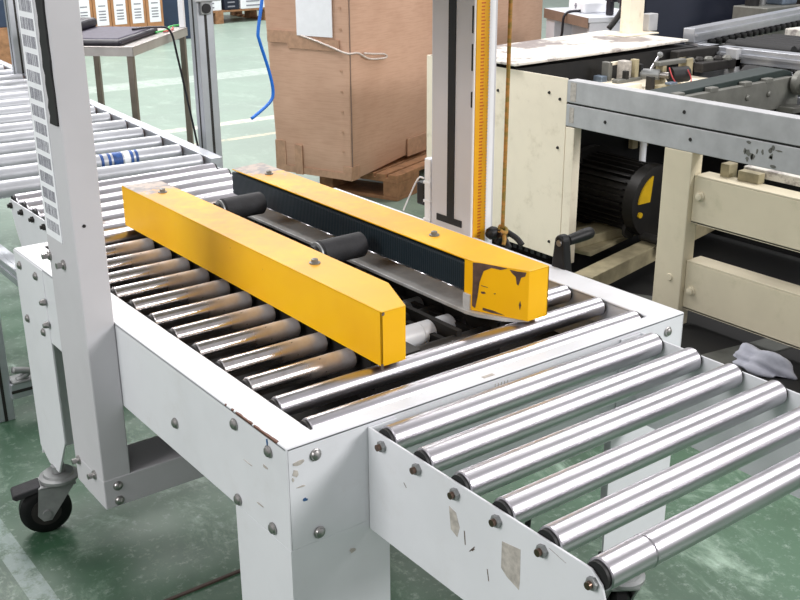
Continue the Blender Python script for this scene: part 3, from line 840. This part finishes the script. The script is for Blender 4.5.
# ================================================================ CREAM MACHINE on the right
cm = empty('strapping_machine', (1.906, 1.4, 0), 'old cream strapping machine with motor and grey aluminium rail, right of the sealer', 'packing machine')
X0 = 1.906
b = MB()
b.box(X0, X0 + .004, 1.4, 2.13, .09, .70, bev=.001); b.box(X0 + .004, 2.9, 2.126, 2.13, .09, .70)
b.box(X0, X0 + .034, 1.36, 1.398, .08, .545, bev=.002)
cab = b.build('cabinet', 'cream', cm)
b = MB(); b.box(X0 + .01, 2.88, 1.66, 2.12, .12, .70); b.box(2.75, 2.76, .6, 1.66, .02, .55); split(b.build('shade_block', 'black', cm))  # black block and panel added where the interior lies in shade
b = MB()
for y, z in ((1.73, .62), (1.48, .645), (1.43, .63), (1.43, .47), (1.45, .14)): b.lathe([(0, .0055), (.004, .0045)], (X0, y, z), (X0 - .02, y, z), seg=10)
split(b.build('bolt', 'dark', cab))
b = MB()
for y in [1.46 + .03 * i for i in range(8)]: b.box(X0 - .001, X0 + .02, y, y + .018, .075, .09)
split(b.build('base_strip', 'black', cab))
b = MB(); b.box(X0 - .0015, X0, 1.745, 1.775, .50, .56); b.build('paper_label', 'paper', cab)
# lid plate
b = MB(); b.prism([(1.885, 1.626), (2.2, 1.642), (2.5, 1.66), (2.87, 1.692), (2.86, 2.12), (2.11, 2.03), (1.97, 2.0), (1.885, 1.80)], 2, .715, .724, bev=.002)
lid = b.build('lid_plate', 'cream_lid', cm)
b = MB(); b.box(2.79, 2.86, 1.93, 1.98, .724, 1.25, bev=.003); b.box(2.86, 2.885, 1.94, 1.955, .724, 1.25); b.box(2.72, 2.93, 1.89, 2.0, .724, .73, bev=.002); b.build('post', 'cream', lid)
b = MB(); b.box(2.91, 2.965, 1.93, 1.97, .731, .80, bev=.003); b.build('block', 'alugrey', lid)
# double aluminium rail
b = MB()
for z0, z1 in ((.548, .619), (.625, .696)): b.box(X0, X0 + .045, .05, 1.40, z0, z1, bev=.002)
rail = b.build('aluminium_rail', 'alugrey', cm)
b = MB(); b.box(X0 + .004, X0 + .04, .052, 1.398, .616, .628); b.build('groove', 'dark', rail)
b = MB(); b.box(X0 - .0008, X0, 1.36, 1.385, .63, .69); b.box(X0 - .0008, X0, 1.365, 1.385, .56, .61); split(b.build('paint_scuff', 'residue', rail))
b = MB(); random.seed(3)
for i in range(14): blot(b, X0 - .0004, (random.uniform(.6, .72), random.uniform(.555, .61)), (random.uniform(.003, .011), random.uniform(.003, .012)))
split(b.build('paint_scuff', 'greymetal', rail))
b = MB()
for y, z in ((1.23, .585), (.93, .66), (.9, .585)): b.lathe([(0, .006), (.002, .005)], (X0, y, z), (X0 - .02, y, z), seg=10)
split(b.build('bolt', 'dark', rail))
# post and lower beams
b = MB(); b.box(X0, X0 + .05, .887, .99, .0, .548, bev=.003); p_ = b.build('post', 'cream_green', cm)
bm_ = []
for z0, z1 in ((.335, .475), (.062, .212)):
    b = MB(); b.box(X0 + .018, X0 + .03, -.3, .886, z0, z1, bev=.002); b.box(X0 + .018, X0 + .085, -.3, .886, z1, z1 + .006, bev=.002); b.box(X0 + .018, X0 + .085, -.3, .886, z0, z0 + .006)
    bm_.append(b.build('beam', 'cream_green', cm))
b = MB()
for y, z in ((.86, .42), (.86, .125)): b.lathe([(0, .016), (.003, .016), (.004, .012), (.01, .011), (.012, .004)], (X0 + .018, y, z), (X0, y, z), seg=18)
b.lathe([(0, .012), (.004, .01)], (X0, .93, .155), (X0 - .02, .93, .155), seg=14)
split(b.build('bolt', 'cream_green', cm))
b = MB(); b.box(X0 + .10, X0 + .30, -.3, .78, .508, .515, bev=.002); b.box(X0 + .10, X0 + .104, -.3, .78, .49, .508); b.build('tray', 'cream_lid', cm)
b = MB(); b.box(X0 + .06, X0 + .10, .80, .83, .475, .52, bev=.002); b.box(X0 + .06, X0 + .09, .70, .77, .481, .51, bev=.002); split(b.build('bracket', 'olive', cm))
# lower cross beam on the floor frame
def slanted(p, q, w, z0, z1, mat, name, parent=cm):
    p = Vector((*p, 0)); q = Vector((*q, 0)); d = (q - p).normalized(); n = Vector((-d.y, d.x, 0)) * w
    b = MB(); b.prism([(p.x, p.y), (q.x, q.y), (q.x + n.x, q.y + n.y), (p.x + n.x, p.y + n.y)], 2, z0, z1, bev=.002); return b.build(name, mat, parent)
slanted((1.80, 1.147), (2.75, 1.36), .07, .06, .115, 'olive', 'cross_beam')
slanted((2.02, 1.36), (2.55, 1.48), .25, .085, .10, 'olive', 'motor_base')
b = MB(); b.box(1.99, 2.3, 1.42, 1.52, .10, .135, bev=.003); b.build('motor_base', 'olive', cm)
# motor: axis along y, flange at the far end
mx, mz = 2.275, .25
MY = .06
b = MB()
b.lathe([(0, .10), (.005, .108), (.26, .108), (.27, .10)], (mx, 1.34, mz), (mx, 1.62, mz), seg=32)
for k in range(30):
    aa = 2 * PI * k / 30; d = Vector((math.cos(aa), 0, math.sin(aa))); t = Vector((-d.z, 0, d.x)) * .0022
    c = Vector((mx, 0, mz)); q = [c + d * .105 - t, c + d * .105 + t, c + d * .126 + t, c + d * .126 - t]
    b.prism([(v.x, v.z) for v in q], 1, 1.36, 1.60)
mot = b.build('motor', 'motor', cm, label='black finned electric motor')
b = MB(); b.lathe([(0, .11), (.004, .145), (.03, .145), (.034, .11), (.05, .06), (.052, .03)], (mx, 1.60, mz), (mx, 1.675, mz), seg=32); b.build('flange', 'motor', mot)
b = MB(); b.lathe([(0, .112), (.004, .13), (.05, .13), (.056, .12)], (mx, 1.295, mz), (mx, 1.36, mz), seg=32)
b.build('fan_cover', 'motor', mot)
b = MB(); pts = [(mx + .108 * math.cos(t), mz + .108 * math.sin(t)) for t in [math.radians(x) for x in range(112, 176, 7)]] + [(mx - .05, mz + .01)]
b.prism(pts, 1, 1.289, 1.2945); b.build('warning_plate', 'motoryellow', mot)
b = MB(); b.cyl((mx - .095, 1.295, mz - .03), (mx - .095, 1.288, mz - .03), .010, seg=14); b.build('cable_gland', 'motoryellow', mot)
b = MB(); b.cyl((2.22, 1.31, .135), (2.22, 1.16, .135), .016, seg=16); b.cyl((2.2, 1.36, .15), (2.2, 1.345, .15), .03, seg=20); b.build('shaft', 'dark', mot)
b = MB()
for x, w, m in ((2.5, .03, 'olive'), (2.56, .03, 'olive')): b.box(x, x + w, 1.62, 1.64, .35, .56, m)
b.cyl((2.30, 1.40, .36), (2.30, 1.40, .56), .012, 'whitepost', 12); split(b.build('support_rod', None, cm))
# mechanism on the deck
b = MB(); b.box(2.13, 2.75, 1.30, 1.62, .598, .61, bev=.002); b.box(2.16, 2.34, 1.46, 1.60, .61, .635, bev=.003); b.build('deck_plate', 'cream', cm)
b = MB(); b.box(2.28, 2.30, 1.565, 1.60, .635, .70, 'greymetal', .003); b.box(2.315, 2.35, 1.52, 1.56, .635, .705, 'residue', .004); b.box(2.29, 2.345, 1.565, 1.575, .688, .70, 'cream', .002); b.box(2.26, 2.38, 1.50, 1.53, .635, .648, 'greymetal', .003)
b.box(2.35, 2.37, 1.505, 1.53, .64, .71, 'olive', .002); b.box(2.24, 2.27, 1.56, 1.60, .63, .655, 'tealblock', .003); b.box(2.30, 2.315, 1.50, 1.52, .645, .675, 'dark', .002)
b.cyl((2.40, 1.52, .655), (2.43, 1.46, .655), .019, 'zinc', 20); b.cyl((2.43, 1.46, .655), (2.445, 1.43, .655), .011, 'steel', 16); b.box(2.385, 2.40, 1.51, 1.53, .635, .69, 'black', .002)
b.box(2.36, 2.48, 1.40, 1.43, .61, .63, 'olive', .003); b.box(2.40, 2.44, 1.385, 1.41, .63, .638, 'tealblock', .002); b.box(2.345, 2.36, 1.42, 1.45, .61, .66, 'dark', .002)
b.build('feed_block', None, cm)
b = MB(); b.cyl((2.42, 1.50, .66), (2.455, 1.49, .715), .005, 'chrome', 12); b.lathe([(0, .003), (.004, .009), (.012, .011), (.019, .007), (.021, .002)], (2.455, 1.49, .71), (2.465, 1.485, .74), 'zinc', 16); b.build('lever', None, cm)
b = MB(); b.box(2.42, 2.60, 1.455, 1.485, .685, .70, 'greymetal', .003); b.box(2.44, 2.46, 1.455, 1.49, .61, .685, 'olive', .002); b.box(2.565, 2.60, 1.45, 1.49, .635, .70, 'olive', .003); b.cyl((2.48, 1.455, .65), (2.55, 1.435, .65), .028, 'black', 18); b.build('bracket', None, cm)
b = MB(); b.tube([(2.455, 1.44, .68), (2.44, 1.41, .65), (2.45, 1.39, .62)], .0022, 'redcable'); b.tube([(2.52, 1.41, .67), (2.53, 1.40, .64), (2.50, 1.38, .62), (2.47, 1.37, .615)], .0022, 'redcable'); b.build('wire', None, cm)
b = MB()
for i in range(5): b.lathe([(0, .012), (.004, .018), (.012, .018), (.02, .012)], (2.72 + i * .04, 1.56 - i * .012, .66), (2.72 + i * .04, 1.56 - i * .012, .70), 'dark' if i % 2 else 'greymetal', 14)
b.box(2.72, 3.02, 1.50, 1.54, .63, .665, 'dark', .004); b.box(2.70, 3.05, 1.60, 1.64, .66, .70, 'dark', .004); b.cyl((2.85, 1.40, .62), (2.85, 1.32, .62), .04, 'black', 18); b.build('chain_bed', None, cm)
# belt arm
b = MB(); b.prism([(1.98, .55), (2.80, .55), (2.80, .62), (2.76, .655), (1.98, .645)], 1, 1.14, 1.165, bev=.002)
arm = b.build('belt_arm', 'greymetal', cm)
b = MB()
for x in (2.15, 2.32, 2.5, 2.62): b.lathe([(0, .011), (.006, .010), (.009, .006)], (x, 1.14, .61), (x, 1.12, .61), 'greymetal', 14); b.box(x - .02, x + .02, 1.138, 1.165, .645, .662, 'greymetal', .003)
split(b.build('bolt', None, arm))
b = MB(); b.prism([(1.96, .60), (1.96, .652), (2.74, .678), (2.785, .668), (2.80, .63), (2.79, .61), (2.0, .58)], 1, 1.168, 1.26, bev=.003); b.build('belt', 'greenbelt', arm)
b = MB(); b.lathe([(0, .035), (.01, .042), (.03, .042), (.04, .03)], (2.77, 1.10, .635), (2.77, 1.15, .635), 'greymetal', 20); b.cyl((2.77, 1.11, .635), (2.60, .70, .635), .018, 'steel', 16); b.build('shaft', None, arm)
b = MB(); b.box(2.69, 2.77, 1.08, 1.15, .54, .56, bev=.003); b.build('bracket', 'greymetal', arm)

# ---- chain conveyor behind: an L of aluminium channels with dark chain
cc = empty('chain_conveyor', (2.6, 1.5, 0), 'aluminium chain conveyor corner behind the cream machine, at the right edge', 'conveyor')
def arm_frame(p, q):
    p = Vector((*p, 0)); q = Vector((*q, 0)); d = (q - p).normalized(); n = Vector((-d.y, d.x, 0))
    return Matrix(((d.x, n.x, 0, p.x), (d.y, n.y, 0, p.y), (0, 0, 1, 0), (0, 0, 0, 1)))
AA = arm_frame((2.956, 1.732), (3.998, 1.948)); AB = arm_frame((2.938, 1.697), (2.963, 1.256))
b = MB(); b.box(0, 1.7, 0, .05, .70, .755, bev=.002, xf=AA); b.box(0, 1.7, -.012, .0, .725, .735, xf=AA); b.build('side_rail', 'alu', cc)
b = MB(); b.box(0, 1.5, 0, .055, .645, .70, bev=.002, xf=AB); b.box(0, 1.5, -.012, .0, .67, .68, xf=AB); b.build('side_rail', 'alu', cc)
b = MB(); p = AB @ Vector((0, 0, 0)); q = AB @ Vector((0, .055, 0)); a0 = AA @ Vector((0, 0, 0)); a1 = AA @ Vector((.12, .0, 0)); a2 = AA @ Vector((0.02, .05, 0))
b.prism([(p.x, p.y), (a1.x, a1.y), (a2.x, a2.y), (a0.x, a0.y)], 2, .69, .699); b.build('corner_plate', 'alu', cc)
b = MB()
for i in range(26): b.box(.12 + i * .06, .165 + i * .06, -.02, .03, .675, .703, bev=.01, xf=AA)
b.build('chain', 'blackplastic', cc)
b = MB()
for i in range(24): b.box(.02 + i * .057, .062 + i * .057, -.004, .03, .622, .648, bev=.01, xf=AB)
b.build('chain', 'blackplastic', cc)
b = MB(); b.box(-.05, 1.5, .012, .06, .552, .625, bev=.002, xf=AB); b.box(-.05, 1.5, .012 - .001, .013, .586, .593, xf=AB, m=None); b.box(-.03, 1.5, .014, .06, .46, .545, bev=.002, xf=AB); b.build('lower_rail', 'alu', cc)
b = MB(); b.box(3.15, 3.5, 1.42, 1.70, .56, .69, bev=.01)
for i in range(6): b.cyl((3.14 + i * .06, 1.40, .68), (3.14 + i * .06, 1.70, .68), .024)
b.build('drive_box', 'black', cc)
b = MB(); b.box(3.52, 4.5, 1.15, 1.70, .60, .72, bev=.004); b.box(3.516, 3.52, 1.15, 1.70, .64, .65); b.build('cover', 'cream_lid', cc)
for x, y in ((2.92, 1.5), (4.4, 2.04), (3.2, 1.80)):
    b = MB(); b.box(x, x + .05, y, y + .05, 0, .70, bev=.002); b.build('leg', 'alugrey', cc)
# black cabinet and neighbours
eb = empty('electrical_cabinet', (4.0, 2.8, 0), 'big navy black cabinet standing behind the cream machine at upper right', 'cabinet')
b = MB(); b.box(-.02, .62, 0, .35, .05, 1.02, bev=.005, xf=Matrix.Translation((3.95, 2.84, 0)) @ Matrix.Rotation(math.radians(-38), 4, 'Z')); b.build('body', 'navy', eb)
b = MB(); b.box(.0, .60, -.01, .0, .08, .98, bev=.003, xf=Matrix.Translation((3.95, 2.84, 0)) @ Matrix.Rotation(math.radians(-38), 4, 'Z')); b.build('door', 'navy', eb)
b = MB(); b.box(-.02, .62, -.012, .36, 1.02, 1.035, bev=.002, xf=Matrix.Translation((3.95, 2.84, 0)) @ Matrix.Rotation(math.radians(-38), 4, 'Z')); b.build('top_plate', 'tealblock', eb)
vb = empty('valve_unit', (4.2, 2.3, 0), 'grey blue machine unit with pipes beside the navy cabinet at upper right', 'machine')
b = MB(); b.box(4.05, 4.36, 2.16, 2.36, 0, .74, 'greymetal', .004); b.build('base', None, vb)
b = MB(); b.box(4.24, 4.36, 2.2, 2.34, .74, 1.1, 'tealblock', .01); b.cyl((4.2, 2.3, .74), (4.2, 2.3, .95), .02, 'zinc'); b.cyl((4.12, 2.3, .74), (4.12, 2.3, .9), .035, 'black'); b.cyl((4.08, 2.25, .85), (4.25, 2.25, .85), .018, 'tealblock'); b.build('valve', None, vb)
b = MB(); b.box(4.5, 4.9, 2.1, 2.35, .76, .85, 'cream', .01); b.box(4.5, 4.9, 2.1, 2.35, 0, .76, 'dark', .01); b.tube([(4.5, 2.2, .9), (4.65, 2.13, .95), (4.8, 2.1, .86), (4.95, 2.1, .84)], .02, 'black'); b.build('housing', None, vb)

# ---- desk
desk = empty('white_desk', (3.166, 2.798, 0), 'white desk with brown edge behind the cream lid, carrying a white device', 'desk')
DM = Matrix.Translation((3.166, 2.798, 0)) @ Matrix.Rotation(math.radians(-111.7), 4, 'Z')
b = MB(); b.box(0, .5, 0, .32, .728, .75, 'desktop', .002, 2, DM); b.box(0, .5, -.004, .0, .705, .749, 'deskedge', 0, 2, DM); b.box(-.004, .0, 0, .32, .705, .749, 'deskedge', 0, 2, DM); b.build('desk_top', None, desk)
b = MB(); b.box(.0, .10, .01, .31, 0, .728, bev=.002, xf=DM); b.box(.47, .49, .01, .31, 0, .728, bev=.002, xf=DM); split(b.build('side_panel', 'deskpanel', desk))
b = MB(); b.box(.10, .47, .1, .12, .2, .7, bev=.002, xf=DM); b.build('back_panel', 'deskpanel', desk)
b = MB(); b.cyl(DM @ Vector((.35, .1, .63)), DM @ Vector((.35, .085, .63)), .02, seg=16); b.build('cable_hole', 'black', desk)
def D(x, y, z): return tuple(DM @ Vector((x, y, z)))
dv = empty('desk_device', D(.25, .12, .75), 'small white device with a dark mark, on the white desk', 'device')
b = MB(); b.box(.14, .32, .06, .2, .75, .80, bev=.008, xf=DM); b.build('body', 'whitepost', dv)
b = MB(); b.box(.222, .232, .057, .061, .765, .79, xf=DM); b.box(.216, .238, .057, .061, .775, .781, xf=DM); b.build('mark', 'ink', dv)
for i, (x, lb) in enumerate(((.42, 'small dark stand on the white desk, next to the white device'), (.55, 'small dark bottle on the white desk, nearer the black cord'))):
    b = MB(); b.cyl(D(x, .14, .75), D(x, .14, .84), .018, seg=14, bev=.004); b.box(x - .04, x + .04, .13, .17, .81, .85, bev=.004, xf=DM)
    tag(b.build('desk_bottle' if i else 'desk_stand', 'bagtrim'), lb, 'bottle' if i else 'stand')
b = MB(); b.tube([D(.28, .06, .76), D(.27, -.012, .745), D(.26, -.02, .65), D(.22, -.03, .55), D(.2, -.03, .3), D(.19, -.05, .012)], .006)
tag(b.build('device_cable', 'bagtrim'), 'thin black cable dropping over the white desk edge from the white device', 'cable')
b = MB(); b.tube([(3.05, 2.05, 1.2), (2.98, 2.06, .95), (2.93, 2.1, .80), (2.88, 2.12, .728)], .012, 'black'); b.tube([(3.03, 2.05, 1.1), (3.06, 2.03, .95), (3.05, 2.02, .88), (3.0, 2.04, .87)], .011, 'black')
tag(b.build('air_hose', None), 'black hose hanging down onto the back of the cream lid plate', 'hose')

# ---- dark mats and cloth under the cream machine
b = MB(); b.prism([(1.45, .95), (1.62, .35), (2.5, -.1), (3.2, .1), (3.2, 1.9), (2.0, 1.98), (1.97, 1.4), (1.6, 1.3)], 2, .0, .006)
tag(b.build('floor_mat', 'mat'), 'black oily mat on the floor under the cream machine', 'mat')
b = MB(); b.prism([(1.40, 1.02), (1.5, .93), (2.05, 1.08), (2.0, 1.18)], 2, .0065, .012)
tag(b.build('metal_strip', 'stripmetal'), 'grey flat strip lying on the black mat behind the sealer corner', 'metal strip')
b = MB(); b.prism([(1.62, .72), (1.66, .62), (2.2, .55), (2.25, .62)], 2, .0065, .011)
tag(b.build('metal_strip', 'stripmetal'), 'grey flat strip lying on the black mat beside the crumpled cloth', 'metal strip')
tb = bmesh.new(); bmesh.ops.create_icosphere(tb, subdivisions=4, radius=1)
for v in tb.verts:
    n = v.co.normalized(); k = 1 + .28 * math.sin(4 * n.x + 3 * n.y) * math.cos(3 * n.y - 2 * n.z) + .08 * math.sin(9 * n.z + 7 * n.x)
    v.co = Vector((1.84 + n.x * .045 * k, .54 + n.y * .085 * k, .007 + max(0, n.z) * .05 * k))
b = MB(); b._merge(tb, None, True); tag(b.build('crumpled_cloth', 'rag'), 'crumpled pale cloth lying under the cream machine beam at right', 'cloth')

# ---------------------------------------------------------------- light
w = bpy.data.worlds.new('hall_light'); S.world = w; w.use_nodes = True
bg = w.node_tree.nodes['Background']; bg.inputs['Color'].default_value = (1.0, .975, .99, 1); bg.inputs['Strength'].default_value = .55
def area(loc, target, sx, sy, power, color=(1, .98, .975)):
    l = bpy.data.lights.new('area_lamp', 'AREA'); l.shape = 'RECTANGLE'; l.size = sx; l.size_y = sy; l.energy = power; l.color = color
    o = bpy.data.objects.new('area_lamp', l); COL.objects.link(o); o.location = loc
    o.rotation_euler = (Vector(target) - Vector(loc)).to_track_quat('-Z', 'Y').to_euler(); return o
area((2.9, -3.4, 2.7), (.3, .3, .5), 1.9, .9, 165)
area((-3.3, .4, 2.6), (.3, .6, .4), 2.0, .9, 85)
area((2.2, 6.0, 4.2), (2.2, 6.0, 0), 5.0, 1.6, 230)
area((.5, 3.3, 3.4), (1.8, 1.7, .5), 1.6, .6, 75)  # added fill light to brighten the left face of the cream cabinet
area((4.2, 1.5, 4.2), (3.2, 1.2, 0), 3.0, .6, 110)
area((4, 9, 4.5), (4, 9, 0), 5, .8, 300)

# ---------------------------------------------------------------- camera
cam = bpy.data.cameras.new('camera'); co = bpy.data.objects.new('camera', cam); COL.objects.link(co)
yaw, pit, roll = math.radians(53.15066361), math.radians(20.63461665), math.radians(.36331189)
fwd = V(math.cos(pit) * math.cos(yaw), math.cos(pit) * math.sin(yaw), -math.sin(pit))
r = fwd.cross(V(0, 0, 1)).normalized(); d = fwd.cross(r)
r2 = r * math.cos(roll) + d * math.sin(roll); d2 = -r * math.sin(roll) + d * math.cos(roll)
m = Matrix((r2, -d2, -fwd)).transposed().to_4x4(); m.translation = V(-.57733727, -1.00702992, 1.22947689)
co.matrix_world = m; cam.sensor_width = 36; cam.lens = 1052.7746 / 800 * 36; cam.clip_start = .05; cam.clip_end = 200
S.camera = co
S.view_settings.view_transform = 'Standard'; S.view_settings.look = 'None'; S.view_settings.gamma = 1; S.view_settings.use_curve_mapping = False
S.view_settings.exposure = .0
